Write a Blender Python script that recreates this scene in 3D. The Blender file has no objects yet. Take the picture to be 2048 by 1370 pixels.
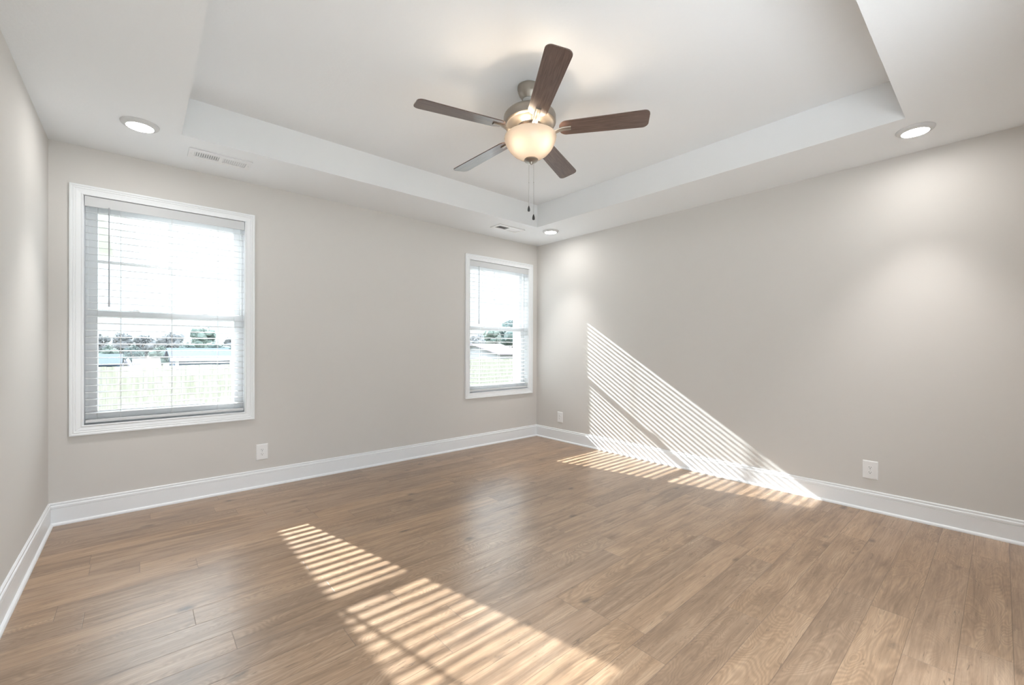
import bpy, bmesh, math, random
from math import pi, sin, cos, radians, sqrt, atan2
from mathutils import Vector, Matrix, noise

S = bpy.context.scene
COL = S.collection
random.seed(7)

# ------------------------------------------------------------------ camera
F, PX, PY = 856.33, 1032.03, 696.22
YAW, PITCH, ROLL = 0.7226, -0.0026, 0.0032
cam_d = bpy.data.cameras.new('camera')
cam = bpy.data.objects.new('camera', cam_d)
COL.objects.link(cam)
fw = Vector((sin(YAW)*cos(PITCH), cos(YAW)*cos(PITCH), sin(PITCH)))
rt = Vector((cos(YAW), -sin(YAW), 0)); up = rt.cross(fw)
rt, up = cos(ROLL)*rt + sin(ROLL)*up, -sin(ROLL)*rt + cos(ROLL)*up
cam.matrix_world = Matrix(((rt.x, up.x, -fw.x, 0.4791), (rt.y, up.y, -fw.y, -4.4569), (rt.z, up.z, -fw.z, 1.2816), (0, 0, 0, 1)))
cam_d.sensor_fit = 'HORIZONTAL'; cam_d.sensor_width = 36
cam_d.lens = F/2048*36
cam_d.shift_x = -(PX-1024)/2048
cam_d.shift_y = (PY-685)/2048
cam_d.clip_start = 0.02; cam_d.clip_end = 600
S.camera = cam

# ------------------------------------------------------------------ exposure
S.view_settings.view_transform = 'Standard'
S.view_settings.look = 'None'
S.view_settings.gamma = 1
S.view_settings.use_curve_mapping = False
S.view_settings.exposure = 2.62

# ------------------------------------------------------------------ sky
W = bpy.data.worlds.new('sky'); S.world = W; W.use_nodes = True
nt = W.node_tree; nt.nodes.clear()
wo = nt.nodes.new('ShaderNodeOutputWorld'); bg = nt.nodes.new('ShaderNodeBackground')
tc = nt.nodes.new('ShaderNodeTexCoord'); sx = nt.nodes.new('ShaderNodeSeparateXYZ'); rp = nt.nodes.new('ShaderNodeValToRGB')
nt.links.new(tc.outputs['Generated'], sx.inputs[0]); zm = nt.nodes.new('ShaderNodeMapRange'); zm.inputs[1].default_value = -1; nt.links.new(sx.outputs['Z'], zm.inputs[0]); nt.links.new(zm.outputs[0], rp.inputs[0])
el = rp.color_ramp.elements          # overcast dome: position 0.5 is the horizon, brightest overhead
el[0].color = (0.07, 0.07, 0.065, 1); el[1].position = 1.0; el[1].color = (0.86, 0.93, 1.0, 1)
for pos, c in ((0.495, (0.08, 0.08, 0.075)), (0.503, (0.083, 0.093, 0.099)), (0.59, (0.107, 0.123, 0.135)), (0.72, (0.52, 0.56, 0.60)), (0.85, (0.80, 0.87, 0.94))):
    k = el.new(pos); k.color = (*c, 1)
nt.links.new(rp.outputs[0], bg.inputs[0]); bg.inputs[1].default_value = 2.2
nt.links.new(bg.outputs[0], wo.inputs[0])

# ------------------------------------------------------------------ sun (through the blinds)
SUN_DX, SUN_K = 0.222, 0.634          # travels (+SUN_DX, -1, -SUN_K)
sd = bpy.data.lights.new('sun', 'SUN'); sd.energy = 3.6; sd.angle = radians(0.53); sd.color = (0.95, 0.975, 1.0)
sun = bpy.data.objects.new('sun', sd); COL.objects.link(sun)
sun.rotation_euler = Vector((SUN_DX, -1, -SUN_K)).to_track_quat('-Z', 'Y').to_euler()
sun.location = (-3, 14, 9)

# ------------------------------------------------------------------ helpers
def link(o, parent=None):
    COL.objects.link(o)
    if parent is not None: o.parent = parent
    return o

def obj(name, bm, mat, parent=None, smooth=None, loc=None, rot=None):
    me = bpy.data.meshes.new(name)
    bmesh.ops.recalc_face_normals(bm, faces=bm.faces)
    bm.to_mesh(me); bm.free()
    if mat is not None: me.materials.append(mat)
    if smooth is not None:
        me.set_sharp_from_angle(angle=radians(smooth))
        for p in me.polygons: p.use_smooth = True
    o = bpy.data.objects.new(name, me)
    if loc is not None: o.location = loc
    if rot is not None: o.rotation_euler = rot
    return link(o, parent)

def empty(name, loc=(0, 0, 0), rz=0):
    o = bpy.data.objects.new(name, None); o.location = loc; o.rotation_euler = (0, 0, rz)
    o.empty_display_size = 0.05
    return link(o)

def tag(o, label, cat, group=None, kind=None):
    o['label'] = label; o['category'] = cat
    if group: o['group'] = group
    if kind: o['kind'] = kind
    return o

def struct(o, label=None):
    o['kind'] = 'structure'
    if label: o['label'] = label
    return o

def box(bm, a, b):
    x0, x1 = sorted((a[0], b[0])); y0, y1 = sorted((a[1], b[1])); z0, z1 = sorted((a[2], b[2]))
    v = [bm.verts.new(p) for p in ((x0,y0,z0),(x1,y0,z0),(x1,y1,z0),(x0,y1,z0),(x0,y0,z1),(x1,y0,z1),(x1,y1,z1),(x0,y1,z1))]
    for f in ((3,2,1,0),(4,5,6,7),(0,1,5,4),(1,2,6,5),(2,3,7,6),(3,0,4,7)): bm.faces.new([v[i] for i in f])
    return v

def bevel(o, w, seg=2):
    m = o.modifiers.new('bevel', 'BEVEL'); m.width = w; m.segments = seg; m.limit_method = 'ANGLE'
    return o

def lathe(bm, prof, n=48, cx=0, cy=0, cap=True):
    rings = []
    for r, z in prof:
        if r < 1e-5: rings.append([bm.verts.new((cx, cy, z))])
        else: rings.append([bm.verts.new((cx+r*cos(2*pi*i/n), cy+r*sin(2*pi*i/n), z)) for i in range(n)])
    for a, b in zip(rings, rings[1:]):
        for i in range(n):
            j = (i+1) % n
            if len(a) == 1 and len(b) > 1: bm.faces.new((a[0], b[i], b[j]))
            elif len(b) == 1 and len(a) > 1: bm.faces.new((a[i], a[j], b[0]))
            elif len(a) > 1: bm.faces.new((a[i], a[j], b[j], b[i]))

def tube(bm, pts, r, n=8):
    pts = [Vector(p) for p in pts]; rings = []
    for i, p in enumerate(pts):
        t = (pts[min(i+1, len(pts)-1)] - pts[max(i-1, 0)]).normalized()
        a = t.cross(Vector((0.31, 0.2, 1)) if abs(t.z) < .9 else Vector((1, 0, 0))).normalized(); b = t.cross(a)
        rings.append([bm.verts.new(p + r*(cos(2*pi*k/n)*a + sin(2*pi*k/n)*b)) for k in range(n)])
    for A, B in zip(rings, rings[1:]):
        for k in range(n): bm.faces.new((A[k], A[(k+1) % n], B[(k+1) % n], B[k]))
    bm.faces.new(rings[0][::-1]); bm.faces.new(rings[-1])

def sweep(bm, prof, path, closed=False):
    """prof: list of (u,v); path: list of (origin, udir, vdir) frames; joins matching profile points."""
    rings = [[bm.verts.new(Vector(o) + u*Vector(ud) + v*Vector(vd)) for u, v in prof] for o, ud, vd in path]
    pairs = list(zip(rings, rings[1:])) + ([(rings[-1], rings[0])] if closed else [])
    n = len(prof)
    for A, B in pairs:
        for k in range(n):
            bm.faces.new((A[k], A[(k+1) % n], B[(k+1) % n], B[k]))
    if not closed:
        bm.faces.new(rings[0][::-1]); bm.faces.new(rings[-1])

def frame_rect(bm, x0, x1, z0, z1, w, y0, y1, wt=None, wb=None):
    """four rails of a rectangular frame, outer size given, each w wide."""
    wt = w if wt is None else wt; wb = w if wb is None else wb
    box(bm, (x0, y0, z0), (x0+w, y1, z1)); box(bm, (x1-w, y0, z0), (x1, y1, z1))
    box(bm, (x0+w, y0, z1-wt), (x1-w, y1, z1)); box(bm, (x0+w, y0, z0), (x1-w, y1, z0+wb))

def copy_tree(o, parent=None):
    c = o.copy(); COL.objects.link(c); c.parent = parent
    for ch in list(o.children): copy_tree(ch, c)
    return c

# ------------------------------------------------------------------ materials
def mat(name, col, rough=0.5, metal=0.0, spec=0.5, bump=None, coat=None):
    m = bpy.data.materials.new(name); m.use_nodes = True
    n = m.node_tree; b = n.nodes['Principled BSDF']
    b.inputs['Base Color'].default_value = (*col, 1); b.inputs['Roughness'].default_value = rough
    b.inputs['Metallic'].default_value = metal; b.inputs['Specular IOR Level'].default_value = spec
    if coat: b.inputs['Coat Weight'].default_value = coat[0]; b.inputs['Coat Roughness'].default_value = coat[1]
    if bump:
        sc, st, det = bump
        t = n.nodes.new('ShaderNodeTexCoord'); q = n.nodes.new('ShaderNodeTexNoise'); u = n.nodes.new('ShaderNodeBump')
        q.inputs['Scale'].default_value = sc; q.inputs['Detail'].default_value = det
        u.inputs['Strength'].default_value = st; u.inputs['Distance'].default_value = 0.002
        n.links.new(t.outputs['Object'], q.inputs['Vector']); n.links.new(q.outputs['Fac'], u.inputs['Height'])
        n.links.new(u.outputs[0], b.inputs['Normal'])
    return m

def N(n, typ, **kw):
    q = n.nodes.new(typ)
    for k, v in kw.items(): setattr(q, k, v)
    return q

def math_(n, op, a, b=None, c=None):
    q = n.nodes.new('ShaderNodeMath'); q.operation = op
    for i, v in enumerate((a, b, c)):
        if v is None: continue
        if isinstance(v, (int, float)): q.inputs[i].default_value = v
        else: n.links.new(v, q.inputs[i])
    return q.outputs[0]

def mix_(n, fac, a, b, mode='MIX'):
    q = n.nodes.new('ShaderNodeMix'); q.data_type = 'RGBA'; q.blend_type = mode
    for s, v in ((q.inputs[0], fac), (q.inputs[6], a), (q.inputs[7], b)):
        if isinstance(v, (int, float)): s.default_value = v
        elif isinstance(v, tuple): s.default_value = (*v, 1)
        else: n.links.new(v, s)
    return q.outputs[2]

M_wall = mat('greige_wall_paint', (0.70, 0.676, 0.646), 0.75, spec=0.25, bump=(220, 0.06, 3))
M_ceil = mat('white_ceiling_texture', (0.87, 0.885, 0.895), 0.8, spec=0.2, bump=(55, 0.35, 4))
M_trim = mat('white_semigloss_trim', (0.90, 0.92, 0.94), 0.35, spec=0.45)
M_vinyl = mat('white_vinyl', (0.84, 0.85, 0.86), 0.4, spec=0.4)
M_blind = mat('white_blind', (0.68, 0.69, 0.70), 0.45, spec=0.35)
M_cord = mat('white_cord', (0.8, 0.8, 0.8), 0.8)
M_wand = mat('clear_grey_wand', (0.42, 0.43, 0.46), 0.25)
M_plate = mat('white_plastic', (0.90, 0.90, 0.90), 0.3, spec=0.5)
M_slot = mat('dark_slot', (0.05, 0.05, 0.05), 0.7)
M_vent = mat('white_enamel_vent', (0.85, 0.85, 0.85), 0.4)
M_duct = mat('grey_duct', (0.38, 0.39, 0.40), 0.6)
M_nickel = mat('brushed_nickel', (0.36, 0.325, 0.285), 0.36, metal=0.9)
M_hub = mat('ribbed_hub', (0.32, 0.25, 0.20), 0.5, metal=0.5)
M_ball = mat('white_hanger_ball', (0.82, 0.82, 0.82), 0.4)
M_black = mat('black_fob', (0.015, 0.015, 0.015), 0.3)
M_chain = mat('nickel_chain', (0.45, 0.44, 0.42), 0.35, metal=0.8)
M_trimring = mat('white_light_trim', (0.66, 0.66, 0.66), 0.5)

def emis(name, col, st):
    m = bpy.data.materials.new(name); m.use_nodes = True; n = m.node_tree; n.nodes.clear()
    o = n.nodes.new('ShaderNodeOutputMaterial'); e = n.nodes.new('ShaderNodeEmission')
    e.inputs[0].default_value = (*col, 1); e.inputs[1].default_value = st; n.links.new(e.outputs[0], o.inputs[0]); return m
M_lens = emis('downlight_lens', (1.0, 0.985, 0.955), 14)
M_bulb = emis('warm_bulb', (1.0, 0.82, 0.62), 29)

def glass_mat():
    m = bpy.data.materials.new('window_glass'); m.use_nodes = True; n = m.node_tree; n.nodes.clear()
    o = n.nodes.new('ShaderNodeOutputMaterial'); t = n.nodes.new('ShaderNodeBsdfTransparent'); g = n.nodes.new('ShaderNodeBsdfGlossy')
    t.inputs[0].default_value = (0.97, 0.99, 0.985, 1); g.inputs['Roughness'].default_value = 0.02
    f = n.nodes.new('ShaderNodeFresnel'); f.inputs[0].default_value = 1.3
    x = n.nodes.new('ShaderNodeMixShader')
    n.links.new(f.outputs[0], x.inputs[0]); n.links.new(t.outputs[0], x.inputs[1]); n.links.new(g.outputs[0], x.inputs[2]); n.links.new(x.outputs[0], o.inputs[0])
    return m
M_glass = glass_mat()

def bowl_mat():
    m = bpy.data.materials.new('frosted_amber_glass'); m.use_nodes = True; n = m.node_tree; n.nodes.clear()
    o = n.nodes.new('ShaderNodeOutputMaterial')
    tr = n.nodes.new('ShaderNodeBsdfTranslucent'); tr.inputs[0].default_value = (0.078, 0.068, 0.060, 1)
    df = n.nodes.new('ShaderNodeBsdfDiffuse'); df.inputs[0].default_value = (0.50, 0.47, 0.43, 1)
    gl = n.nodes.new('ShaderNodeBsdfGlossy'); gl.inputs['Roughness'].default_value = 0.25
    a = n.nodes.new('ShaderNodeMixShader'); a.inputs[0].default_value = 0.45
    b = n.nodes.new('ShaderNodeMixShader'); b.inputs[0].default_value = 0.05
    n.links.new(tr.outputs[0], a.inputs[1]); n.links.new(df.outputs[0], a.inputs[2])
    n.links.new(a.outputs[0], b.inputs[1]); n.links.new(gl.outputs[0], b.inputs[2]); n.links.new(b.outputs[0], o.inputs[0])
    return m
M_bowl = bowl_mat()

def wood_blade():
    m = mat('walnut_blade', (0.10, 0.06, 0.045), 0.42, spec=0.6, coat=(0.65, 0.18)); n = m.node_tree; b = n.nodes['Principled BSDF']
    t = n.nodes.new('ShaderNodeTexCoord'); mp = n.nodes.new('ShaderNodeMapping'); mp.inputs['Scale'].default_value = (5, 90, 20)
    q = n.nodes.new('ShaderNodeTexNoise'); q.inputs['Scale'].default_value = 1.6; q.inputs['Detail'].default_value = 6; q.inputs['Distortion'].default_value = 0.6
    r = n.nodes.new('ShaderNodeValToRGB')
    r.color_ramp.elements[0].position = 0.3; r.color_ramp.elements[0].color = (0.058, 0.030, 0.024, 1)
    r.color_ramp.elements[1].position = 0.72; r.color_ramp.elements[1].color = (0.145, 0.090, 0.072, 1)
    n.links.new(t.outputs['Object'], mp.inputs[0]); n.links.new(mp.outputs[0], q.inputs[0]); n.links.new(q.outputs[0], r.inputs[0]); n.links.new(r.outputs[0], b.inputs['Base Color'])
    return m
M_blade = wood_blade()

def floor_mat():
    m = bpy.data.materials.new('oak_plank_floor'); m.use_nodes = True; n = m.node_tree; b = n.nodes['Principled BSDF']
    L = n.links; PW, PL = 0.155, 1.22
    t = N(n, 'ShaderNodeTexCoord'); s = N(n, 'ShaderNodeSeparateXYZ'); L.new(t.outputs['Object'], s.inputs[0])
    x, y = s.outputs[0], s.outputs[1]
    v = math_(n, 'DIVIDE', y, PW); row = math_(n, 'FLOOR', v); fv = math_(n, 'FRACT', v)
    wn = N(n, 'ShaderNodeTexWhiteNoise', noise_dimensions='1D'); L.new(row, wn.inputs['W'])
    u = math_(n, 'ADD', math_(n, 'DIVIDE', x, PL), math_(n, 'MULTIPLY', wn.outputs['Value'], 7.3))
    colu = math_(n, 'FLOOR', u); fu = math_(n, 'FRACT', u)
    cmb = N(n, 'ShaderNodeCombineXYZ'); L.new(colu, cmb.inputs[0]); L.new(row, cmb.inputs[1])
    w2 = N(n, 'ShaderNodeTexWhiteNoise', noise_dimensions='3D'); L.new(cmb.outputs[0], w2.inputs['Vector'])
    rnd = w2.outputs['Value']; rc = N(n, 'ShaderNodeSeparateColor'); L.new(w2.outputs['Color'], rc.inputs[0])
    # per-plank shifted grain coordinates
    gx = math_(n, 'ADD', x, math_(n, 'MULTIPLY', rc.outputs[0], 37.0))
    gy = math_(n, 'ADD', y, math_(n, 'MULTIPLY', rc.outputs[1], 23.0))
    def vec(ax, ay):
        c = N(n, 'ShaderNodeCombineXYZ'); L.new(math_(n, 'MULTIPLY', gx, ax), c.inputs[0]); L.new(math_(n, 'MULTIPLY', gy, ay), c.inputs[1])
        L.new(math_(n, 'MULTIPLY', rnd, 9.0), c.inputs[2]); return c.outputs[0]
    def noise_(v_, sc, det=4, dist=0.0, ro=.55):
        q = N(n, 'ShaderNodeTexNoise'); L.new(v_, q.inputs['Vector']); q.inputs['Scale'].default_value = sc; q.inputs['Detail'].default_value = det
        q.inputs['Distortion'].default_value = dist; q.inputs['Roughness'].default_value = ro; return q.outputs['Fac']
    fine = noise_(vec(4, 95), 1.5, 5, 0.4, .6)
    streak = noise_(vec(1.3, 16), 1.2, 5, 1.1, .6)
    broad = noise_(vec(1.7, 6), 1.1, 4, 0.8, .55)
    # cathedral figure: contour lines of a smooth field
    field = noise_(vec(1.9, 8.0), 0.8, 1.5, 0.9, .4)
    ring = math_(n, 'SINE', math_(n, 'MULTIPLY', field, 230.0))
    ringa = math_(n, 'MULTIPLY', math_(n, 'ADD', ring, 1.0), 0.5)
    # knots and short dark checks
    vo = N(n, 'ShaderNodeTexVoronoi'); L.new(vec(3.2, 5.5), vo.inputs['Vector']); vo.inputs['Scale'].default_value = 0.9; vo.inputs['Randomness'].default_value = 1.0
    kn = N(n, 'ShaderNodeMapRange'); L.new(math_(n, 'ADD', vo.outputs['Distance'], math_(n, 'MULTIPLY', math_(n, 'SUBTRACT', noise_(vec(22, 40), 1.0, 3), 0.5), 0.22)), kn.inputs[0])
    kn.inputs[1].default_value = 0.02; kn.inputs[2].default_value = 0.15; kn.inputs[3].default_value = 1; kn.inputs[4].default_value = 0
    kmask = noise_(vec(0.9, 2.5), 1.0, 2); km = N(n, 'ShaderNodeMapRange'); L.new(kmask, km.inputs[0]); km.inputs[1].default_value = 0.42; km.inputs[2].default_value = 0.52
    knot = math_(n, 'MULTIPLY', kn.outputs[0], km.outputs[0])
    ck = noise_(vec(7, 60), 1.0, 3, 1.6, .7); cr = N(n, 'ShaderNodeMapRange'); L.new(ck, cr.inputs[0]); cr.inputs[1].default_value = 0.62; cr.inputs[2].default_value = 0.72
    base = N(n, 'ShaderNodeValToRGB'); L.new(math_(n, 'ADD', math_(n, 'MULTIPLY', streak, 0.55), math_(n, 'MULTIPLY', broad, 0.45)), base.inputs[0])
    e = base.color_ramp.elements; e[0].position = 0.30; e[0].color = (0.195, 0.122, 0.074, 1); e[1].position = 0.72; e[1].color = (0.585, 0.425, 0.290, 1)
    k = e.new(0.50); k.color = (0.430, 0.287, 0.182, 1)
    c = base.outputs[0]
    tint = N(n, 'ShaderNodeValToRGB'); L.new(rnd, tint.inputs[0])
    te = tint.color_ramp.elements; te[0].position = 0; te[0].color = (0.90, 0.90, 0.92, 1); te[1].position = 1; te[1].color = (1.10, 1.07, 1.02, 1)
    c = mix_(n, 1.0, c, tint.outputs[0], 'MULTIPLY')
    c = mix_(n, math_(n, 'MULTIPLY', math_(n, 'SUBTRACT', fine, 0.34), 1.15), c, (0.14, 0.085, 0.05))
    rmask = N(n, 'ShaderNodeMapRange'); L.new(rc.outputs[2], rmask.inputs[0]); rmask.inputs[1].default_value = .2; rmask.inputs[2].default_value = .6
    c = mix_(n, math_(n, 'MULTIPLY', math_(n, 'MULTIPLY', ringa, rmask.outputs[0]), 0.34), c, (0.17, 0.105, 0.062))
    c = mix_(n, math_(n, 'MULTIPLY', cr.outputs[0], 0.72), c, (0.085, 0.055, 0.035))
    c = mix_(n, math_(n, 'MULTIPLY', knot, 0.78), c, (0.075, 0.052, 0.038))
    # joints
    dv = math_(n, 'MULTIPLY', math_(n, 'MINIMUM', fv, math_(n, 'SUBTRACT', 1.0, fv)), PW)
    du = math_(n, 'MULTIPLY', math_(n, 'MINIMUM', fu, math_(n, 'SUBTRACT', 1.0, fu)), PL)
    dj = math_(n, 'MINIMUM', dv, du)
    jm = N(n, 'ShaderNodeMapRange'); L.new(dj, jm.inputs[0]); jm.inputs[1].default_value = 0.0006; jm.inputs[2].default_value = 0.0020; jm.inputs[3].default_value = 1; jm.inputs[4].default_value = 0
    c = mix_(n, math_(n, 'MULTIPLY', jm.outputs[0], 0.62), c, (0.13, 0.085, 0.055))
    L.new(c, b.inputs['Base Color'])
    b.inputs['Specular IOR Level'].default_value = 1.0
    L.new(math_(n, 'ADD', 0.25, math_(n, 'MULTIPLY', fine, 0.14)), b.inputs['Roughness'])
    hgt = math_(n, 'SUBTRACT', math_(n, 'MULTIPLY', fine, 0.25), math_(n, 'MULTIPLY', jm.outputs[0], 1.2))
    bp = N(n, 'ShaderNodeBump'); bp.inputs['Strength'].default_value = 0.35; bp.inputs['Distance'].default_value = 0.0012
    L.new(hgt, bp.inputs['Height']); L.new(bp.outputs[0], b.inputs['Normal'])
    return m
M_floor = floor_mat()

# exterior
M_brick = mat('pale_siding', (0.70, 0.70, 0.67), 0.8)
M_soffit = mat('cream_soffit', (0.60, 0.595, 0.57), 0.7)
M_gutter = mat('white_gutter', (0.8, 0.8, 0.8), 0.4)
M_shingle = mat('blue_grey_shingle', (0.034, 0.048, 0.068), 0.85, spec=0.03)
M_shingle2 = mat('pale_pink_shingle', (0.20, 0.175, 0.185), 0.85, spec=0.03)
M_roofpale = mat('pale_roof', (0.13, 0.125, 0.145), 0.8, spec=0.03)  # one even pale grey over all roof slopes
M_housewall = mat('blue_grey_siding', (0.075, 0.10, 0.13), 0.8, spec=0.03)
M_housewhite = mat('white_siding', (0.28, 0.28, 0.29), 0.8, spec=0.03)
M_winglass = mat('dark_window_glass', (0.10, 0.13, 0.16), 0.1)

def noise_col(name, c1, c2, scale=(1, 1, 1), sc=3.0, lo=.35, hi=.65, rough=.9):
    m = mat(name, c1, rough); n = m.node_tree; b = n.nodes['Principled BSDF']
    t = n.nodes.new('ShaderNodeTexCoord'); mp = n.nodes.new('ShaderNodeMapping'); mp.inputs['Scale'].default_value = scale
    q = n.nodes.new('ShaderNodeTexNoise'); q.inputs['Scale'].default_value = sc; q.inputs['Detail'].default_value = 5
    r = n.nodes.new('ShaderNodeValToRGB'); r.color_ramp.elements[0].position = lo; r.color_ramp.elements[0].color = (*c1, 1)
    r.color_ramp.elements[1].position = hi; r.color_ramp.elements[1].color = (*c2, 1)
    n.links.new(t.outputs['Object'], mp.inputs[0]); n.links.new(mp.outputs[0], q.inputs[0]); n.links.new(q.outputs[0], r.inputs[0]); n.links.new(r.outputs[0], b.inputs['Base Color'])
    return m
M_fence = noise_col('new_pine_board', (0.215, 0.21, 0.165), (0.29, 0.284, 0.24), (6, 6, .8), 1.6)
M_lawn = noise_col('lawn_grass', (0.075, 0.082, 0.062), (0.115, 0.118, 0.092), (1, 1, 1), 0.7)
M_bounce = mat('pale_bounce_ground', (0.55, 0.55, 0.54), 0.8)  # pale tone for the added, unseen ground that bounces light indoors
M_leaf = noise_col('dull_green_foliage', (0.055, 0.078, 0.070), (0.105, 0.130, 0.112), (1, 1, 1), 0.7)
M_leaf2 = noise_col('brown_grey_foliage', (0.075, 0.082, 0.086), (0.125, 0.125, 0.130), (1, 1, 1), 0.7)
M_leaf3 = noise_col('dark_evergreen_foliage', (0.036, 0.056, 0.058), (0.072, 0.100, 0.092), (1, 1, 1), 0.7)
M_bark = mat('grey_bark', (0.16, 0.14, 0.13), 0.9)

# ------------------------------------------------------------------ room dimensions
RW, RD, H, TH = 4.8099, 4.752, 2.74, 0.269       # width, depth, ceiling, tray depth
TX0, TX1, TY0, TY1 = 0.7013, 4.1234, -0.7053, -4.0473
WX0, WZ0, WX1, WZ1 = 0.1028, 0.6248, 1.263, 2.457   # casing outer, window 1
W2OFF = 3.4505
OX0, OX1, OZ0, OZ1 = 0.165, 1.201, 0.682, 2.40      # wall hole, window 1

# floor
bm = bmesh.new(); box(bm, (-0.12, -RD-0.12, -0.06), (RW+0.12, 0.0, 0.0)); struct(obj('floor', bm, M_floor))

def holed_wall(name, xr, zr, holes, y0, y1, m):
    bm = bmesh.new()
    xs = sorted({xr[0], xr[1], *[h[0] for h in holes], *[h[1] for h in holes]}); zs = sorted({zr[0], zr[1], *[h[2] for h in holes], *[h[3] for h in holes]})
    inside = lambda x, z: any(h[0] < x < h[1] and h[2] < z < h[3] for h in holes)
    solid = {}
    for i in range(len(xs)-1):
        for j in range(len(zs)-1): solid[i, j] = not inside((xs[i]+xs[i+1])/2, (zs[j]+zs[j+1])/2)
    def q(*p): bm.faces.new([bm.verts.new(a) for a in p])
    for (i, j), s_ in solid.items():
        if not s_: continue
        a, b_, c, d = xs[i], xs[i+1], zs[j], zs[j+1]
        q((a, y0, c), (b_, y0, c), (b_, y0, d), (a, y0, d)); q((a, y1, c), (a, y1, d), (b_, y1, d), (b_, y1, c))
        if not solid.get((i-1, j)): q((a, y0, c), (a, y0, d), (a, y1, d), (a, y1, c))
        if not solid.get((i+1, j)): q((b_, y0, c), (b_, y1, c), (b_, y1, d), (b_, y0, d))
        if not solid.get((i, j-1)): q((a, y0, c), (a, y1, c), (b_, y1, c), (b_, y0, c))
        if not solid.get((i, j+1)): q((a, y0, d), (b_, y0, d), (b_, y1, d), (a, y1, d))
    bmesh.ops.remove_doubles(bm, verts=bm.verts, dist=1e-5)
    return struct(obj(name, bm, m))

holed_wall('wall_back', (-0.12, RW+0.12), (-0.30, 3.05), [(OX0, OX1, OZ0, OZ1), (OX0+W2OFF, OX1+W2OFF, OZ0, OZ1)], 0.0, 0.19, M_wall)
holed_wall('wall_front', (-0.12, RW+0.12), (-0.06, 3.05), [(0.25, 3.0, 0.0, 2.3)], -RD-0.12, -RD, M_wall)  # unseen opening, added and sized to let daylight into the room
bm = bmesh.new(); box(bm, (-0.12, -RD, -0.06), (0, 0, 3.05)); struct(obj('wall_left', bm, M_wall))
bm = bmesh.new(); box(bm, (RW, -RD, -0.06), (RW+0.12, 0, 3.05)); struct(obj('wall_right', bm, M_wall))

# tray ceiling: soffit ring, riser and raised panel
bm = bmesh.new()
def q4(*p): bm.faces.new([bm.verts.new(a) for a in p])
X = [0, TX0, TX1, RW]; Y = [-RD, TY1, TY0, 0]
for i in range(3):
    for j in range(3):
        if i == 1 and j == 1: continue
        q4((X[i], Y[j], H), (X[i+1], Y[j], H), (X[i+1], Y[j+1], H), (X[i], Y[j+1], H))
q4((TX0, TY0, H), (TX1, TY0, H), (TX1, TY0, H+TH), (TX0, TY0, H+TH)); q4((TX0, TY1, H), (TX1, TY1, H), (TX1, TY1, H+TH), (TX0, TY1, H+TH))
q4((TX0, TY0, H), (TX0, TY1, H), (TX0, TY1, H+TH), (TX0, TY0, H+TH)); q4((TX1, TY0, H), (TX1, TY1, H), (TX1, TY1, H+TH), (TX1, TY0, H+TH))
q4((TX0, TY0, H+TH), (TX1, TY0, H+TH), (TX1, TY1, H+TH), (TX0, TY1, H+TH))
box(bm, (-0.12, -RD-0.12, 3.05), (RW+0.12, 0.19, 3.11))
bmesh.ops.remove_doubles(bm, verts=bm.verts, dist=1e-5)
struct(obj('ceiling', bm, M_ceil))

# baseboards with cap moulding and shoe; profile u = out from wall, v = height
BP = [(0, 0), (0.028, 0), (0.028, 0.008), (0.024, 0.016), (0.017, 0.021), (0.0145, 0.021), (0.0145, 0.118), (0.012, 0.1205), (0.0155, 0.1235),
      (0.0155, 0.137), (0.0125, 0.142), (0.0085, 0.1445), (0.0105, 0.147), (0.0105, 0.156), (0.007, 0.1605), (0, 0.1605)]
def base(name, p0, p1, out, m0, m1):
    """run from p0 to p1 along a wall; out = into the room; mitre directions at the ends."""
    bm = bmesh.new(); zd = (0, 0, 1)
    sweep(bm, BP, [((*p0, 0), (out[0]+m0[0], out[1]+m0[1], 0), zd), ((*p1, 0), (out[0]+m1[0], out[1]+m1[1], 0), zd)])
    return struct(obj(name, bm, M_trim))
base('baseboard_back', (0, 0), (RW, 0), (0, -1), (1, 0), (-1, 0))
base('baseboard_left', (0, 0), (0, -RD), (1, 0), (0, -1), (0, 1))
base('baseboard_right', (RW, 0), (RW, -RD), (-1, 0), (0, -1), (0, 1))
base('baseboard_front_left', (0, -RD), (0.25, -RD), (0, 1), (1, 0), (0, 0))
base('baseboard_front_right', (3.0, -RD), (RW, -RD), (0, 1), (0, 0), (-1, 0))

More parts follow.
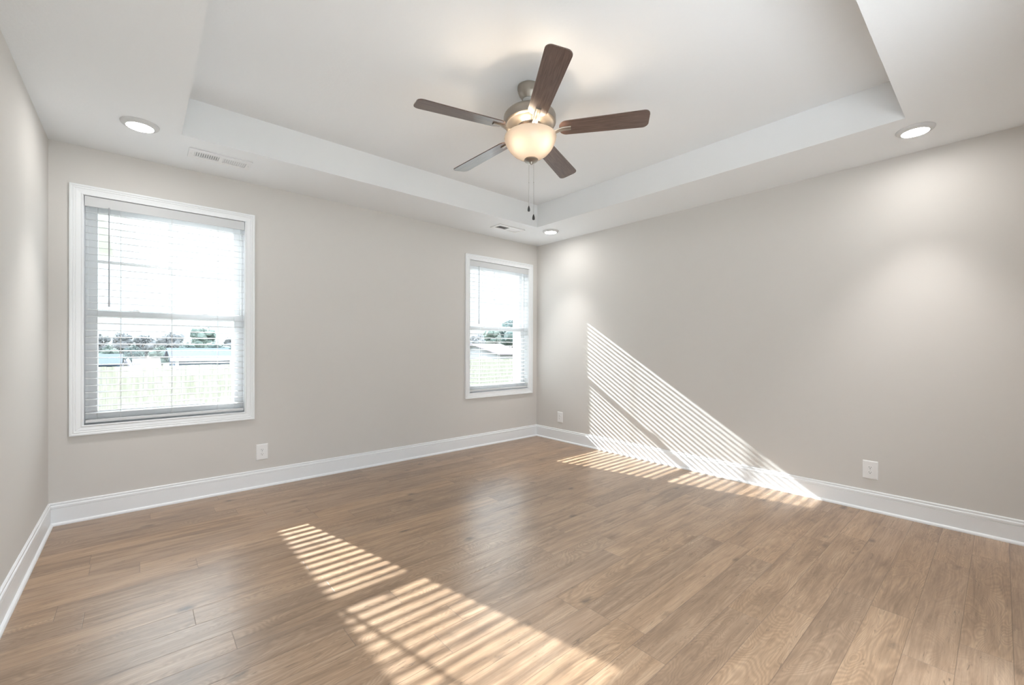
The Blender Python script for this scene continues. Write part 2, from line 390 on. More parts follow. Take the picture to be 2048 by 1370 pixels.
# ------------------------------------------------------------------ windows
def build_window():
    root = empty('window_1', (0, 0, 0))
    # mitred picture-frame casing: u = inward from outer edge, v = out from wall (towards the room, -y)
    P = [(0, 0), (0, 0.019), (0.003, 0.021), (0.012, 0.021), (0.015, 0.018), (0.0175, 0.0155), (0.021, 0.018), (0.026, 0.018), (0.029, 0.0145),
         (0.032, 0.013), (0.036, 0.0145), (0.041, 0.0135), (0.060, 0.0095), (0.062, 0.013), (0.0665, 0.0145), (0.070, 0.012), (0.070, 0)]
    bm = bmesh.new(); v = (0, -1, 0)
    sweep(bm, P, [((WX0, 0, WZ0), (1, 0, 1), v), ((WX1, 0, WZ0), (-1, 0, 1), v), ((WX1, 0, WZ1), (-1, 0, -1), v), ((WX0, 0, WZ1), (1, 0, -1), v)], closed=True)
    obj('window_casing', bm, M_trim, root)
    bm = bmesh.new(); frame_rect(bm, OX0, OX1, OZ0, OZ1, 0.013, -0.002, 0.20); obj('window_jamb', bm, M_trim, root)
    x0, x1 = OX0+0.014, OX1-0.014
    bm = bmesh.new()   # vinyl main frame and exterior trim
    frame_rect(bm, x0, x1, OZ0+.014, OZ1-.014, 0.014, 0.083, 0.165)
    frame_rect(bm, 0.10, 1.265, 0.60, 2.47, 0.142, 0.190, 0.255, wt=0.10, wb=0.13)
    obj('window_frame', bm, M_vinyl, root)
    gx0, gx1 = 0.245, 1.121
    sx0, sx1 = x0+0.004, x1-0.004
    # upper sash
    bm = bmesh.new(); y0, y1 = 0.125, 0.155
    box(bm, (sx0, y0, 1.500), (gx0, y1, 2.384)); box(bm, (gx1, y0, 1.500), (sx1, y1, 2.384))
    box(bm, (gx0, y0, 2.300), (gx1, y1, 2.384)); box(bm, (gx0, y0, 1.500), (gx1, y1, 1.545))
    us = bevel(obj('upper_sash', bm, M_vinyl, root), 0.003)
    bm = bmesh.new(); box(bm, (0.6655, 0.132, 1.545), (0.6865, 0.148, 2.300)); obj('muntin', bm, M_vinyl, us)
    bm = bmesh.new(); box(bm, (gx0, 0.132, 1.918), (gx1, 0.148, 1.938)); obj('muntin', bm, M_vinyl, us)
    bm = bmesh.new(); box(bm, (gx0, 0.1385, 1.545), (gx1, 0.1415, 2.300)); obj('glass_pane', bm, M_glass, us)
    # lower sash
    bm = bmesh.new(); y0, y1 = 0.088, 0.120
    box(bm, (sx0, y0, 0.700), (gx0, y1, 1.550)); box(bm, (gx1, y0, 0.700), (sx1, y1, 1.550))
    box(bm, (gx0, y0, 1.505), (gx1, y1, 1.550)); box(bm, (gx0, y0, 0.700), (gx1, y1, 0.786))
    ls = bevel(obj('lower_sash', bm, M_vinyl, root), 0.003)
    bm = bmesh.new(); box(bm, (gx0, 0.1025, 0.786), (gx1, 0.1055, 1.505)); obj('glass_pane', bm, M_glass, ls)
    for cx in (0.46, 0.905):
        bm = bmesh.new(); box(bm, (cx-0.028, 0.092, 1.550), (cx+0.028, 0.118, 1.557)); lathe(bm, [(0, 1.557), (0.011, 1.557), (0.011, 1.564), (0, 1.565)], 16, cx, 0.105)
        box(bm, (cx-0.004, 0.084, 1.5585), (cx+0.022, 0.105, 1.5635)); obj('sash_lock', bm, M_vinyl, ls)
    for o in [root] + list(root.children_recursive): pass
    struct(root, 'white cased double-hung window left of the blank stretch of wall')
    return root
win1 = build_window()
win2 = copy_tree(win1); win2.name = 'window_2'; win2.location = (W2OFF, 0, 0)
win2['label'] = 'white cased double-hung window beside the far room corner'

# ------------------------------------------------------------------ blinds
def build_blind():
    root = empty('window_blind', (0.683, 0.03, 2.386))
    def L(bm):                       # to local coordinates
        bmesh.ops.translate(bm, verts=bm.verts, vec=(-0.683, -0.03, -2.386)); return bm
    a, b = 0.1815, 1.1845
    bm = bmesh.new(); box(bm, (a, -0.003, 2.310), (b, 0.004, 2.3845)); bevel(obj('valance', L(bm), M_blind, root), 0.0025)
    bm = bmesh.new(); box(bm, (a+.002, 0.006, 2.335), (b-.002, 0.060, 2.3845)); obj('headrail', L(bm), M_blind, root)
    n = 30; pitch = 0.0515; z0 = 0.7795
    tilt = 0.115
    for k in range(n):
        z = z0 + pitch*k
        bm = bmesh.new(); pts = []
        for s in range(9):           # thin slat with a slight crown, room edge lower
            d = -0.025 + 0.05*s/8; zz = z + tilt*d + 0.0012*(1-(d/0.025)**2); pts.append((0.034+d, zz))
        prof = [(y, zz+0.0014) for y, zz in pts] + [(y, zz-0.0014) for y, zz in pts[::-1]]
        sweep(bm, prof, [((a+.003, 0, 0), (0, 1, 0), (0, 0, 1)), ((b-.003, 0, 0), (0, 1, 0), (0, 0, 1))])
        obj('slat', L(bm), M_blind, root)
    bm = bmesh.new(); box(bm, (a+.003, 0.009, 0.7095), (b-.003, 0.059, 0.730)); bevel(obj('bottom_rail', L(bm), M_blind, root), 0.004)
    for cx in (0.375, 0.683, 0.992):
        bm = bmesh.new()
        for y in (0.0085, 0.0595): tube(bm, [(cx, y, 0.728), (cx, y, 2.34)], 0.0011, 6)
        tube(bm, [(cx+.004, 0.034, 0.728), (cx+.004, 0.034, 2.34)], 0.0009, 6)
        obj('ladder_cord', L(bm), M_cord, root)
    bm = bmesh.new(); tube(bm, [(0.3125, 0.001, 2.318), (0.3125, 0.0005, 2.26), (0.3125, 0.0, 1.60)], 0.0042, 10)
    tube(bm, [(0.3125, 0.0, 1.615), (0.3125, 0.0, 1.575)], 0.0055, 10)
    w = obj('tilt_wand', L(bm), M_wand, root, smooth=40); w['label'] = 'clear grey tilt wand'
    w.location.y = -0.010
    return root
bl1 = build_blind()
tag(bl1, 'white horizontal slat blind, lowered with open slats, in the larger-looking left window', 'blind', 'white slat blinds in the windows')
bl2 = copy_tree(bl1); bl2.location = (0.683+W2OFF, 0.03, 2.386)
tag(bl2, 'white horizontal slat blind, lowered with open slats, in the window beside the room corner', 'blind', 'white slat blinds in the windows')

# ------------------------------------------------------------------ outlets
def build_outlet():
    """faces -y, centre at origin."""
    root = empty('wall_outlet')
    w, h = 0.0475, 0.0715
    bm = bmesh.new()
    P = [(0, 0), (0, 0.002), (0.004, 0.0065), (0.010, 0.0075)]
    rings = []
    for u, v in P: rings.append([bm.verts.new(p) for p in ((-w+u, -v, -h+u), (w-u, -v, -h+u), (w-u, -v, h-u), (-w+u, -v, h-u))])
    for A, B in zip(rings, rings[1:]):
        for k in range(4): bm.faces.new((A[k], A[(k+1) % 4], B[(k+1) % 4], B[k]))
    bm.faces.new(rings[-1]); bm.faces.new(rings[0][::-1])
    obj('cover_plate', bm, M_plate, root)
    for cz in (0.0195, -0.0195):
        bm = bmesh.new(); n = 28; A = []; B = []
        for k in range(n):
            t = 2*pi*k/n; x = 0.0172*cos(t); z = max(-0.0135, min(0.0135, 0.0172*sin(t)))
            A.append(bm.verts.new((x, -0.0074, cz+z))); B.append(bm.verts.new((x*.96, -0.0098, cz+z*.96)))
        for k in range(n): bm.faces.new((A[k], A[(k+1) % n], B[(k+1) % n], B[k]))
        bm.faces.new(B)
        r = obj('receptacle', bm, M_plate, root)
        bm = bmesh.new()
        box(bm, (-0.0075, -0.0102, cz-0.0005), (-0.0055, -0.0096, cz+0.0080)); box(bm, (0.0055, -0.0102, cz+0.0005), (0.0075, -0.0096, cz+0.0070))
        c = [bm.verts.new((0.0028*cos(t), -0.0102, cz-0.0065+0.0028*sin(t))) for t in [2*pi*i/12 for i in range(12)]]
        bm.faces.new(c)
        s = obj('slot', bm, M_slot, r); s['label'] = 'dark plug slots'
    bm = bmesh.new(); c = [bm.verts.new((0.0032*cos(2*pi*i/14), -0.0085, 0.0032*sin(2*pi*i/14))) for i in range(14)]; d = [bm.verts.new((0.0034*cos(2*pi*i/14), -0.0074, 0.0034*sin(2*pi*i/14))) for i in range(14)]
    bm.faces.new(c)
    for i in range(14): bm.faces.new((c[i], c[(i+1) % 14], d[(i+1) % 14], d[i]))
    obj('screw', bm, M_trimring, root)
    return root
o1 = build_outlet(); o1.location = (1.325, 0, 0.319)
tag(o1, 'white duplex outlet low on the window wall, right of the left window', 'outlet', 'white wall outlets')
o2 = copy_tree(o1); o2.location = (RW, -0.463, 0.324); o2.rotation_euler = (0, 0, -pi/2)
tag(o2, 'small-looking white duplex outlet beside the room corner, left of the sunlit stripes', 'outlet', 'white wall outlets')
o3 = copy_tree(o1); o3.location = (RW, -3.776, 0.322); o3.rotation_euler = (0, 0, -pi/2)
tag(o3, 'white duplex outlet low on the right wall, right of the sunlit stripes', 'outlet', 'white wall outlets')

# ------------------------------------------------------------------ ceiling registers
def build_vent():
    root = empty('ceiling_vent'); hx, hy = 0.2, 0.0925
    bm = bmesh.new()
    # face plate with two openings, thickness 4 mm, hanging just under the ceiling
    banks = [(-0.165, -0.012), (0.012, 0.165)]; oy0, oy1 = -0.048, 0.048
    xs = [-hx, banks[0][0], banks[0][1], banks[1][0], banks[1][1], hx]; ys = [-hy, oy0, oy1, hy]
    for i in range(5):
        for j in range(3):
            if j == 1 and i in (1, 3): continue
            box(bm, (xs[i], ys[j], -0.0095), (xs[i+1], ys[j+1], -0.0010))
    bmesh.ops.remove_doubles(bm, verts=bm.verts, dist=1e-6)
    obj('face_plate', bm, M_vent, root)
    bm = bmesh.new(); box(bm, (-0.168, -0.05, -0.0012), (0.168, 0.05, -0.0002)); obj('duct_opening', bm, M_duct, root)
    for s, (a, b) in zip((1, -1), banks):
        for k in range(11):
            cx = a + (b-a)*(k+0.5)/11
            bm = bmesh.new()
            v = [bm.verts.new(p) for p in ((cx-0.0052*1, oy0, -0.0030-s*0.0024), (cx+0.0052, oy0, -0.0030+s*0.0024), (cx+0.0052, oy1, -0.0030+s*0.0024), (cx-0.0052, oy1, -0.0030-s*0.0024))]
            v2 = [bm.verts.new((p.co.x, p.co.y, p.co.z-0.0008)) for p in v]
            bm.faces.new(v); bm.faces.new(v2[::-1])
            for i in range(4): bm.faces.new((v[i], v2[i], v2[(i+1) % 4], v[(i+1) % 4]))
            obj('louver', bm, M_vent, root)
    for x in (-0.184, 0.184):
        bm = bmesh.new(); lathe(bm, [(0, -0.0115), (0.0028, -0.011), (0.0038, -0.0095)], 12, x, 0); obj('screw', bm, M_trimring, root)
    return root
v1 = build_vent(); v1.location = (0.9585, -0.4255, H)
tag(v1, 'white louvered ceiling vent above the left window, next to a recessed light', 'vent', 'white ceiling vents')
v2 = copy_tree(v1); v2.location = (3.885, -0.435, H)
tag(v2, 'white louvered ceiling vent near the far room corner, above the right window', 'vent', 'white ceiling vents')

# ------------------------------------------------------------------ recessed lights
def build_downlight():
    root = empty('recessed_light')
    bm = bmesh.new(); lathe(bm, [(0.1, 0), (0.1, -0.003), (0.097, -0.009), (0.088, -0.017), (0.076, -0.021), (0.0705, -0.0215), (0.0705, -0.019)], 56); obj('trim_ring', bm, M_trimring, root, smooth=40)
    bm = bmesh.new(); lathe(bm, [(0.0705, -0.0195), (0.05, -0.0205), (0, -0.021)], 56); o = obj('lens', bm, M_lens, root, smooth=40); o['label'] = 'glowing white lens'
    ld = bpy.data.lights.new('downlight_beam', 'SPOT'); ld.energy = 12; ld.spot_size = radians(76); ld.spot_blend = 1.0; ld.shadow_soft_size = 0.05; ld.color = (1.0, 0.97, 0.95)
    lo = bpy.data.objects.new('downlight_beam', ld); COL.objects.link(lo); lo.parent = root; lo.location = (0, 0, -0.075)
    return root
d1 = build_downlight(); d1.location = (0.486, -0.700, H)
tag(d1, 'round lit recessed light in the ceiling, above the left window beside a vent', 'recessed light', 'recessed ceiling lights')
d2 = copy_tree(d1); d2.location = (4.362, -0.705, H)
tag(d2, 'round lit recessed light at the far room corner, smallest-looking of the three', 'recessed light', 'recessed ceiling lights')
d3 = copy_tree(d1); d3.location = (4.362, -4.070, H)
tag(d3, 'round lit recessed light in the ceiling border along the right wall', 'recessed light', 'recessed ceiling lights')
d4 = copy_tree(d1); d4.location = (0.486, -4.070, H)
tag(d4, 'round lit recessed light above and behind the viewer, by the left wall', 'recessed light', 'recessed ceiling lights')

# ------------------------------------------------------------------ ceiling fan
def build_fan():
    CX, CY, ZR = 2.4225, -2.387, 2.703           # centre of the blade plane
    T = 0.053                                    # the fan hangs slightly out of plumb
    root = empty('ceiling_fan', (CX, CY+0.0130, H+TH))
    piv = Vector((0, -0.0130, ZR-(H+TH))); rot = (-T, 0, 0)
    def part(name, bm, m, parent=None, smooth=35):
        if parent is None: return obj(name, bm, m, root, smooth, loc=piv, rot=rot)
        return obj(name, bm, m, parent, smooth)
    bm = bmesh.new(); lathe(bm, [(0, 0), (0.072, 0), (0.076, -0.004), (0.076, -0.018), (0.072, -0.024), (0.071, -0.038), (0.064, -0.058), (0.050, -0.078), (0.046, -0.088), (0.040, -0.086)], 48)
    obj('canopy', bm, M_nickel, root, 35)
    bm = bmesh.new(); lathe(bm, [(0, 0.240), (0.034, 0.236), (0.041, 0.226), (0.038, 0.214), (0.020, 0.203), (0, 0.203)], 32); b_ = part('hanger_ball', bm, M_ball); b_['label'] = 'white hanger ball'
    bm = bmesh.new(); lathe(bm, [(0.0135, 0.225), (0.0135, 0.165), (0.024, 0.163), (0.026, 0.150), (0.026, 0.140)], 28); part('downrod', bm, M_nickel)
    # motor housing, z relative to the blade plane
    bm = bmesh.new(); lathe(bm, [(0, 0.150), (0.050, 0.149), (0.095, 0.143), (0.135, 0.133), (0.158, 0.120), (0.170, 0.106), (0.1715, 0.100), (0.1715, 0.098),
        (0.173, 0.096), (0.173, 0.060), (0.170, 0.052), (0.160, 0.046), (0.152, 0.046), (0.135, 0.052), (0.100, 0.044), (0.086, 0.036), (0.084, 0.030), (0.076, 0.034)], 72)
    part('motor_housing', bm, M_nickel)
    bm = bmesh.new(); n = 60
    ra = [[], []]
    for k, z in enumerate((0.033, 0.002)):
        for i in range(n): 
            r = 0.0800 + (0.0012 if i % 4 < 2 else -0.0012); ra[k].append(bm.verts.new((r*cos(2*pi*i/n), r*sin(2*pi*i/n), z)))
    for i in range(n): bm.faces.new((ra[0][i], ra[0][(i+1) % n], ra[1][(i+1) % n], ra[1][i]))
    bm.faces.new(ra[0]); bm.faces.new(ra[1][::-1])
    part('flywheel', bm, M_hub, smooth=None)
    bm = bmesh.new(); lathe(bm, [(0.074, 0.002), (0.078, -0.002), (0.078, -0.010), (0.070, -0.016), (0.056, -0.020), (0.054, -0.034), (0.030, -0.040), (0.012, -0.042), (0.007, -0.050), (0.007, -0.178), (0, -0.178)], 48)
    lk = part('light_fitter', bm, M_nickel)
    # blades
    R0, R1, TH0 = 0.190, 0.763, -122.15
    bm = bmesh.new(); outline = []
    def arc(cx, cy, r, a0, a1, n=8):
        for i in range(n+1):
            a = radians(a0 + (a1-a0)*i/n); outline.append((cx+r*cos(a), cy+r*sin(a)))
    hw0, hw1 = 0.060, 0.0725
    arc(R1-0.036, hw1-0.036, 0.036, 0, 90); arc(R0+0.052, hw0-0.050, 0.050, 90, 180, 10)
    outline += [(R0+0.002, -hw0+0.050)]; arc(R0+0.052, -hw0+0.050, 0.050, 180, 270, 10)[0] if False else None
    for i in range(1, 11):
        a = radians(180+90*i/10); outline.append((R0+0.052+0.050*cos(a), -hw0+0.050+0.050*sin(a)))
    arc(R1-0.036, -hw1+0.036, 0.036, 270, 360)
    top = [bm.verts.new((x, y, 0.0075)) for x, y in outline]; bot = [bm.verts.new((x, y, 0.0015)) for x, y in outline]
    bm.faces.new(top); bm.faces.new(bot[::-1]); n = len(outline)
    for i in range(n): bm.faces.new((top[i], bot[i], bot[(i+1) % n], top[(i+1) % n]))
    bmesh.ops.remove_doubles(bm, verts=bm.verts, dist=1e-5)
    pitch = Matrix.Rotation(radians(-12), 4, 'X')
    bmesh.ops.transform(bm, matrix=pitch, verts=bm.verts)
    blade = part('blade', bm, M_blade, smooth=None)
    # bracket (blade iron): swept tongue from hub to blade underside
    bm = bmesh.new(); st = []
    path = [(0.060, -0.004, 0.016, 0), (0.085, -0.006, 0.0165, 0), (0.110, -0.016, 0.0165, -2), (0.140, -0.022, 0.0165, -5), (0.168, -0.018, 0.0165, -9), (0.195, -0.008, 0.0165, -12), (0.220, -0.0035, 0.0165, -12), (0.268, -0.0035, 0.0165, -12)]
    for r, z, w, tw in path:
        t = radians(tw); st.append([bm.verts.new((r, y*cos(t), z+yy+y*sin(t))) for y, yy in ((-w, 0), (-w*.7, -0.0035), (w*.7, -0.0035), (w, 0), (w, 0.004), (-w, 0.004))])
    for A, B in zip(st, st[1:]):
        for k in range(6): bm.faces.new((A[k], A[(k+1) % 6], B[(k+1) % 6], B[k]))
    bm.faces.new(st[0][::-1]); bm.faces.new(st[-1])
    br = part('blade_bracket', bm, M_nickel, parent=blade, smooth=50)
    base_rot = Matrix.Rotation(-T, 4, 'X')
    for k in range(5):
        o = blade if k == 0 else blade.copy()
        if k:
            COL.objects.link(o); o.parent = root
            c = br.copy(); COL.objects.link(c); c.parent = o
        o.location = piv; o.rotation_euler = (base_rot @ Matrix.Rotation(radians(TH0+72*k), 4, 'Z')).to_euler()
    # glass bowl (open top) with thickness
    op = [(0.166, -0.036), (0.1705, -0.034), (0.172, -0.040), (0.168, -0.058), (0.158, -0.084), (0.141, -0.112), (0.116, -0.140), (0.085, -0.162), (0.050, -0.176), (0.020, -0.181), (0.008, -0.182)]
    ip = [(max(r-0.0045, 0.008), z+0.0040) for r, z in op[2:]][::-1]
    bm = bmesh.new(); lathe(bm, op, 72); g = part('glass_bowl', bm, M_bowl, smooth=60); g['label'] = 'frosted cream glass bowl, lit from inside'
    bm = bmesh.new(); lathe(bm, [(0, -0.179), (0.020, -0.180), (0.044, -0.184), (0.0475, -0.189), (0.044, -0.193), (0.026, -0.199), (0.013, -0.203), (0.011, -0.209), (0.0075, -0.216), (0, -0.218)], 36)
    part('finial', bm, M_nickel)
    for i, (bx, by) in enumerate(((-0.074, -0.006), (0.011, -0.082))):
        bm = bmesh.new(); bmesh.ops.create_uvsphere(bm, u_segments=20, v_segments=12, radius=0.027, matrix=Matrix.Translation((bx, by, -0.082)) @ Matrix.Diagonal((1, 1, 1.2, 1)))
        part('light_bulb', bm, M_bulb)
        bm = bmesh.new(); lathe(bm, [(0, -0.036), (0.015, -0.036), (0.016, -0.058), (0.013, -0.064), (0, -0.064)], 20, bx, by); part('bulb_socket', bm, M_nickel)
    # pull chains hang plumb
    rv = Vector((0.750, -0.661, 0))
    for off, zt, zb in ((0.000, 2.490, 2.208), (0.0315, 2.507, 2.152)):
        q = Vector((CX, CY+0.010, 0)) + rv*off - Vector(root.location)
        bm = bmesh.new(); tube(bm, [(q.x, q.y, zt-(H+TH)), (q.x, q.y, zb-(H+TH)+0.010)], 0.0012, 6)
        for zz in ([zb+0.30*(zt-zb), ] if off == 0 else [zb+0.40*(zt-zb)]):
            bmesh.ops.create_uvsphere(bm, u_segments=10, v_segments=6, radius=0.0030, matrix=Matrix.Translation((q.x, q.y, zz+0.08-(H+TH))))
        ch = obj('pull_chain', bm, M_chain, root)
        bm = bmesh.new(); z = zb-(H+TH); lathe(bm, [(0, z+0.012), (0.0028, z+0.010), (0.0052, z+0.002), (0.0074, z-0.006), (0.0084, z-0.014), (0.0082, z-0.021), (0.0060, z-0.026), (0, z-0.028)], 20, q.x, q.y)
        f = obj('chain_fob', bm, M_black, ch, 40); f['label'] = 'black teardrop chain fob'
    return root
fan = build_fan()
tag(fan, 'five-blade ceiling fan, dark wood blades, nickel motor, lit glass bowl, hanging from tray ceiling', 'ceiling fan')

# ------------------------------------------------------------------ outside
GZ = -1.45
bm = bmesh.new(); box(bm, (-40, 0.3, GZ-0.2), (60, 17.6, GZ)); box(bm, (-220, 17.6, -3.4), (300, 260, -3.2)); struct(obj('ground', bm, M_lawn))
bm = bmesh.new(); box(bm, (-25, -9, -0.25), (30, -RD-0.13, -0.05)); struct(obj('added_bounce_slab', bm, M_bounce))  # unseen pale slab, added to bounce daylight in through the front opening
bm = bmesh.new(); box(bm, (-1.5, -RD-1.3, 2.45), (6.5, -RD-0.12, 2.57)); struct(obj('added_sky_blocker', bm, M_soffit))  # unseen slab, added to keep overhead sky light off the near floor
bm = bmesh.new(); box(bm, (-200, -24, -0.6), (200, -9, -0.3)); struct(obj('added_dark_ground', bm, M_lawn))  # unseen dark strip, added to cut the light reaching the tray riser
bm = bmesh.new(); box(bm, (-200, -200, -0.6), (200, -24, -0.35)); struct(obj('added_bright_ground', bm, M_bounce))  # unseen pale ground, added to throw sunlight back at the window wall

# wing of the same house, left of the windows: only its eave shows past the blind
ex, ez, ey = 0.185, 2.94, 5.55
wing = empty('house_wing', (-0.5, 3, GZ))
def wobj(name, bm, m, par=wing, rootloc=Vector((-0.5, 3, GZ))):
    bmesh.ops.translate(bm, verts=bm.verts, vec=-rootloc); return obj(name, bm, m, par)
bm = bmesh.new(); box(bm, (-4.5, 0.30, GZ), (-0.28, ey-0.4, ez-0.14)); wobj('wing_wall', bm, M_brick)
bm = bmesh.new(); box(bm, (-0.28, 0.30, ez-0.14), (ex-0.02, ey, ez-0.12)); box(bm, (-4.5, ey-0.4, ez-0.14), (-0.28, ey, ez-0.12)); wobj('soffit', bm, M_soffit)
bm = bmesh.new(); box(bm, (ex-0.02, 0.30, ez-0.15), (ex, ey, ez)); box(bm, (-4.5, ey, ez-0.15), (ex, ey+0.02, ez)); wobj('fascia', bm, M_gutter)
bm = bmesh.new(); vv = [bm.verts.new(p) for p in ((ex-.02, 0.30, ez), (ex-.02, ey+0.0, ez), (-4.5, ey+0.03, ez+1.4), (-4.5, 0.30, ez+1.4), (ex-.02, 0.30, ez+.03), (ex-.02, ey+0.0, ez+.03), (-4.5, ey+0.03, ez+1.43), (-4.5, 0.30, ez+1.43))]
for f in ((0, 1, 2, 3), (7, 6, 5, 4), (0, 4, 5, 1), (1, 5, 6, 2), (2, 6, 7, 3), (3, 7, 4, 0)): bm.faces.new([vv[i] for i in f])
wobj('roof', bm, M_shingle)
tag(wing, 'cream eave corner of the house wing, seen outside through the top of the left window', 'house')

# board fence
def build_fence():
    y = 17.2; root = empty('board_fence', (6.0, y, GZ)); top = 0.505
    def L(bm): bmesh.ops.translate(bm, verts=bm.verts, vec=(-6.0, -y, -GZ)); return bm
    rnd = random.Random(3); x = -5.0; bm = bmesh.new()
    while x < 21.0:
        w = 0.138; t = top + rnd.uniform(-0.012, 0.012)
        box(bm, (x, y, GZ), (x+w, y+0.018, t)); x += w+0.006
    obj('fence_boards', L(bm), M_fence, root)
    for z in (-1.15, -0.45, 0.25):
        bm = bmesh.new(); box(bm, (-5.0, y+0.018, z), (21.0, y+0.056, z+0.09)); obj('fence_rail', L(bm), M_fence, root)
    x = -5.0
    while x < 21.1:
        bm = bmesh.new(); box(bm, (x, y+0.056, GZ), (x+0.09, y+0.146, top-0.03)); obj('fence_post', L(bm), M_fence, root); x += 2.4
    return tag(root, 'pale new board fence across the yard, seen through both windows', 'fence')
build_fence()

# houses beyond the fence
def gable_house(x0, x1, y0, y1, zg, ze, zr, wallm, roofm, label, ridge='x', wins=(), trim=True):
    cx, cy = (x0+x1)/2, (y0+y1)/2; root = empty('neighbor_house', (cx, cy, zg))
    def L(bm): bmesh.ops.translate(bm, verts=bm.verts, vec=(-cx, -cy, -zg)); return bm
    bm = bmesh.new()
    if ridge == 'x': P = [(x0, y0), (x0, y1), (x1, y1), (x1, y0)]
    box(bm, (x0, y0, zg), (x1, y1, ze))
    if ridge == 'x':
        for x in (x0, x1): bm.faces.new([bm.verts.new(p) for p in ((x, y0, ze), (x, y1, ze), (x, cy, zr))])
    else:
        for y in (y0, y1): bm.faces.new([bm.verts.new(p) for p in ((x0, y, ze), (x1, y, ze), (cx, y, zr))])
    obj('house_wall', L(bm), wallm, root)
    bm = bmesh.new(); o = 0.45; th = 0.18
    def slab(p):
        a = [bm.verts.new(v) for v in p]; b = [bm.verts.new((v[0], v[1], v[2]+th)) for v in p]
        bm.faces.new(a); bm.faces.new(b[::-1])
        for i in range(4): bm.faces.new((a[i], b[i], b[(i+1) % 4], a[(i+1) % 4]))
    if ridge == 'x':
        k = (zr-ze)/(cy-y0)
        slab(((x0-o, y0-o, ze-k*o), (x1+o, y0-o, ze-k*o), (x1+o, cy, zr), (x0-o, cy, zr))); slab(((x0-o, cy, zr), (x1+o, cy, zr), (x1+o, y1+o, ze-k*o), (x0-o, y1+o, ze-k*o)))
    else:
        k = (zr-ze)/(cx-x0)
        slab(((x0-o, y0-o, ze-k*o), (cx, y0-o, zr), (cx, y1+o, zr), (x0-o, y1+o, ze-k*o))); slab(((cx, y0-o, zr), (x1+o, y0-o, ze-k*o), (x1+o, y1+o, ze-k*o), (cx, y1+o, zr)))
    obj('roof', L(bm), roofm, root)
    if trim and ridge == 'x':
        bm = bmesh.new(); box(bm, (x0-o, y0-o-0.12, ze-k*o-0.05), (x1+o, y0-o, ze-k*o+0.24)); obj('gutter', L(bm), M_gutter, root)
        for x in (x0-0.05, x1-0.2):
            bm = bmesh.new(); box(bm, (x, y0-0.12, zg), (x+0.25, y0, ze)); obj('corner_board', L(bm), M_gutter, root)
    for (wx, wz, ww, wh) in wins:
        bm = bmesh.new(); box(bm, (wx, y0-0.06, wz), (wx+ww, y0+0.02, wz+wh)); f = obj('house_window', L(bm), M_gutter, root)
        bm = bmesh.new(); box(bm, (wx+.1, y0-0.08, wz+.1), (wx+ww-.1, y0-0.04, wz+wh-.1)); obj('pane', L(bm), M_winglass, f)
    return tag(root, label, 'house')
def at(px, Yd, z=None, py=None):
    """world x (and z) at depth plane y=Yd for an image pixel of the reference frame (layout aid)."""
    d = fw + (px-PX)/F*rt - ((py if py is not None else PY)-PY)/F*up
    t = (Yd+4.4569)/d.y
    return 0.4791 + t*d.x, 1.2816 + t*d.z
# long low blue-grey house with white gutter, right half of the left window view
xa, _ = at(352, 46); xb, _ = at(464, 46); _, zt = at(400, 46, py=719)
gable_house(xa, xb, 46, 58, -3.2, zt+0.0, zt+0.9, M_housewall, M_shingle, 'long low blue-grey house with a white gutter beyond the fence', 'x')
xa, _ = at(241, 40); xb, _ = at(262, 40); _, z1 = at(250, 40, py=724); _, z0 = at(250, 40, py=741)
gable_house(xa, xb, 40, 50, -3.2, z0, z1, M_housewhite, M_roofpale, 'small white gabled house beyond the fence, left in the left window', 'y', trim=False)
xa, _ = at(276, 53); xb, _ = at(312, 53); _, z1 = at(290, 53, py=722); _, z0 = at(290, 53, py=738)
gable_house(xa, xb, 53, 61, -3.2, z0, z1, M_housewall, M_roofpale, 'pale-roofed house beyond the fence, centre of the left window view', 'x', trim=False)
xa, _ = at(180, 66); xb, _ = at(234, 66); _, z1 = at(210, 66, py=712); _, z0 = at(210, 66, py=730)
gable_house(xa, xb, 66, 76, -3.2, z0, z1, M_housewall, M_shingle, 'blue-grey roofed house beyond the fence at the left edge of the left window', 'x', trim=False)
xa, _ = at(1000, 34); xb, _ = at(1046, 34); _, z1 = at(1020, 34, py=690); _, z0 = at(1020, 34, py=708)
gable_house(xa, xb, 34, 44, -3.2, z0, z1, M_housewhite, M_shingle2, 'pale house with pinkish roof beyond the fence, in the right window', 'x', trim=False)
xa, _ = at(944, 48); xb, _ = at(974, 48); _, z1 = at(966, 48, py=709); _, z0 = at(966, 48, py=722)
gable_house(xa, xb, 48, 57, -3.2, z0, z1, M_housewhite, M_roofpale, 'low white gabled house beyond the fence, left in the right window', 'y', trim=False)
xa, _ = at(962, 62); xb, _ = at(998, 62); _, z1 = at(980, 62, py=690); _, z0 = at(980, 62, py=706)
gable_house(xa, xb, 62, 74, -3.2, z0, z1, M_housewall, M_shingle, 'dark blue-grey roofed house behind the low white one, in the right window', 'x', trim=False)

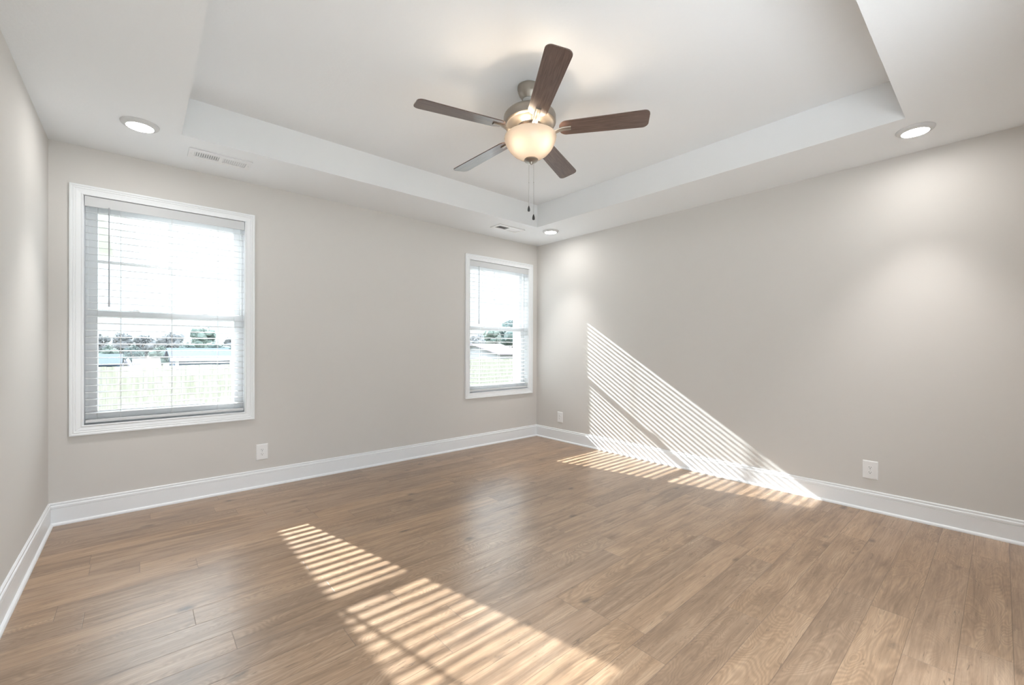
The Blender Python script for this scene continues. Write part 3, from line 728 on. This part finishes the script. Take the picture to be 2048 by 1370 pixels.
# trees
def build_tree(x, y, zg, h, r, m, seed, label, kind='tree', dense=1.0):
    rnd = random.Random(seed); root = empty(kind, (x, y, zg))
    bm = bmesh.new(); tube(bm, [(0, 0, 0), (0.1, 0, h*.35), (-0.05, 0.1, h*.7)], 0.035*h, 8)
    for i in range(5):
        a = rnd.uniform(0, 2*pi); tube(bm, [(0, 0, h*rnd.uniform(.3, .55)), (r*.6*cos(a), r*.6*sin(a), h*rnd.uniform(.6, .85))], 0.014*h, 6)
    obj('trunk', bm, M_bark, root)
    bm = bmesh.new()
    nb = int(16*dense)
    for i in range(nb):
        a = rnd.uniform(0, 2*pi); rr = r*sqrt(rnd.random())*0.72; zc = h*rnd.uniform(0.42, 0.84); s = r*rnd.uniform(0.26, 0.42)*(1.15-0.5*abs(zc/h-0.6))
        tmp = bmesh.ops.create_icosphere(bm, subdivisions=2, radius=s, matrix=Matrix.Translation((rr*cos(a), rr*sin(a), zc)))
        for v in tmp['verts']: v.co += (v.co-Vector((rr*cos(a), rr*sin(a), zc)))*0.45*noise.noise(v.co*2.2/r*2+Vector((seed, 0, 0)))
    for i in range(int(900*dense)):
        a = rnd.uniform(0, 2*pi); e = rnd.uniform(-.5, 1)*pi/2; d = Vector((cos(a)*cos(e), sin(a)*cos(e), sin(e)))
        c = Vector((0, 0, h*.62)) + Vector((d.x*r, d.y*r, d.z*h*.36))*rnd.uniform(.7, 1.03)*(0.85+0.3*noise.noise(d*2.5+Vector((seed, 3, 0))))
        u = Vector((rnd.uniform(-1, 1), rnd.uniform(-1, 1), rnd.uniform(-1, 1))).normalized(); w = u.orthogonal().normalized(); s = r*rnd.uniform(.03, .06)
        bm.faces.new([bm.verts.new(c+s*u), bm.verts.new(c+s*w), bm.verts.new(c-s*u), bm.verts.new(c-s*w)])
    obj('foliage', bm, m, root)
    return tag(root, label, 'tree', None)
def tree_at(px, top, Yd, wpx, m, seed, label, zg=-3.2, dense=1.0):
    x, zt = at(px, Yd, py=top); xr, _ = at(px+wpx/2, Yd); r = abs(xr-x)*0.80
    build_tree(x, Yd, zg, (zt-zg)/0.98, r, m, seed, label, dense=dense)
tree_at(200, 666, 96, 52, M_leaf2, 11, 'hazy grey-brown tree at the left end of the far treeline', dense=1.3)
tree_at(242, 662, 104, 62, M_leaf2, 12, 'grey-brown tree in the far treeline, behind the small white gable', dense=1.4)
tree_at(216, 690, 82, 60, M_leaf, 13, 'low green tree in front of the far treeline, left window', dense=1.4)
tree_at(268, 690, 76, 62, M_leaf3, 14, 'dark green low tree left of centre beyond the fence', dense=1.4)
tree_at(290, 668, 98, 66, M_leaf2, 15, 'grey leafless-looking tree in the middle of the far treeline', dense=1.4)
tree_at(322, 690, 84, 58, M_leaf, 25, 'low grey-green tree left of the long blue-grey house', dense=1.4)
tree_at(344, 664, 110, 70, M_leaf2, 16, 'brown-grey tree just left of the tall round tree', dense=1.4)
tree_at(408, 652, 96, 70, M_leaf, 17, 'tall round green tree standing above the treeline, left window', dense=1.6)
tree_at(466, 670, 104, 56, M_leaf2, 18, 'grey tree right of the tall round tree', dense=1.4)
tree_at(376, 684, 84, 56, M_leaf3, 19, 'dark low tree behind the left end of the long blue-grey house', dense=1.4)
tree_at(436, 684, 82, 64, M_leaf3, 20, 'dark low tree behind the right end of the long blue-grey house', dense=1.4)
tree_at(948, 668, 90, 44, M_leaf2, 21, 'grey-brown tree at the left edge of the right window', dense=1.4)
tree_at(984, 650, 100, 34, M_leaf, 22, 'green tree topping the meeting rail, middle of the right window', dense=1.4)
tree_at(1026, 640, 104, 56, M_leaf3, 23, 'large dark green tree above the pinkish roof, right window', dense=1.6)
tree_at(968, 676, 128, 60, M_leaf3, 24, 'low dark tree beside the dark blue-grey roof, right window', dense=1.4)
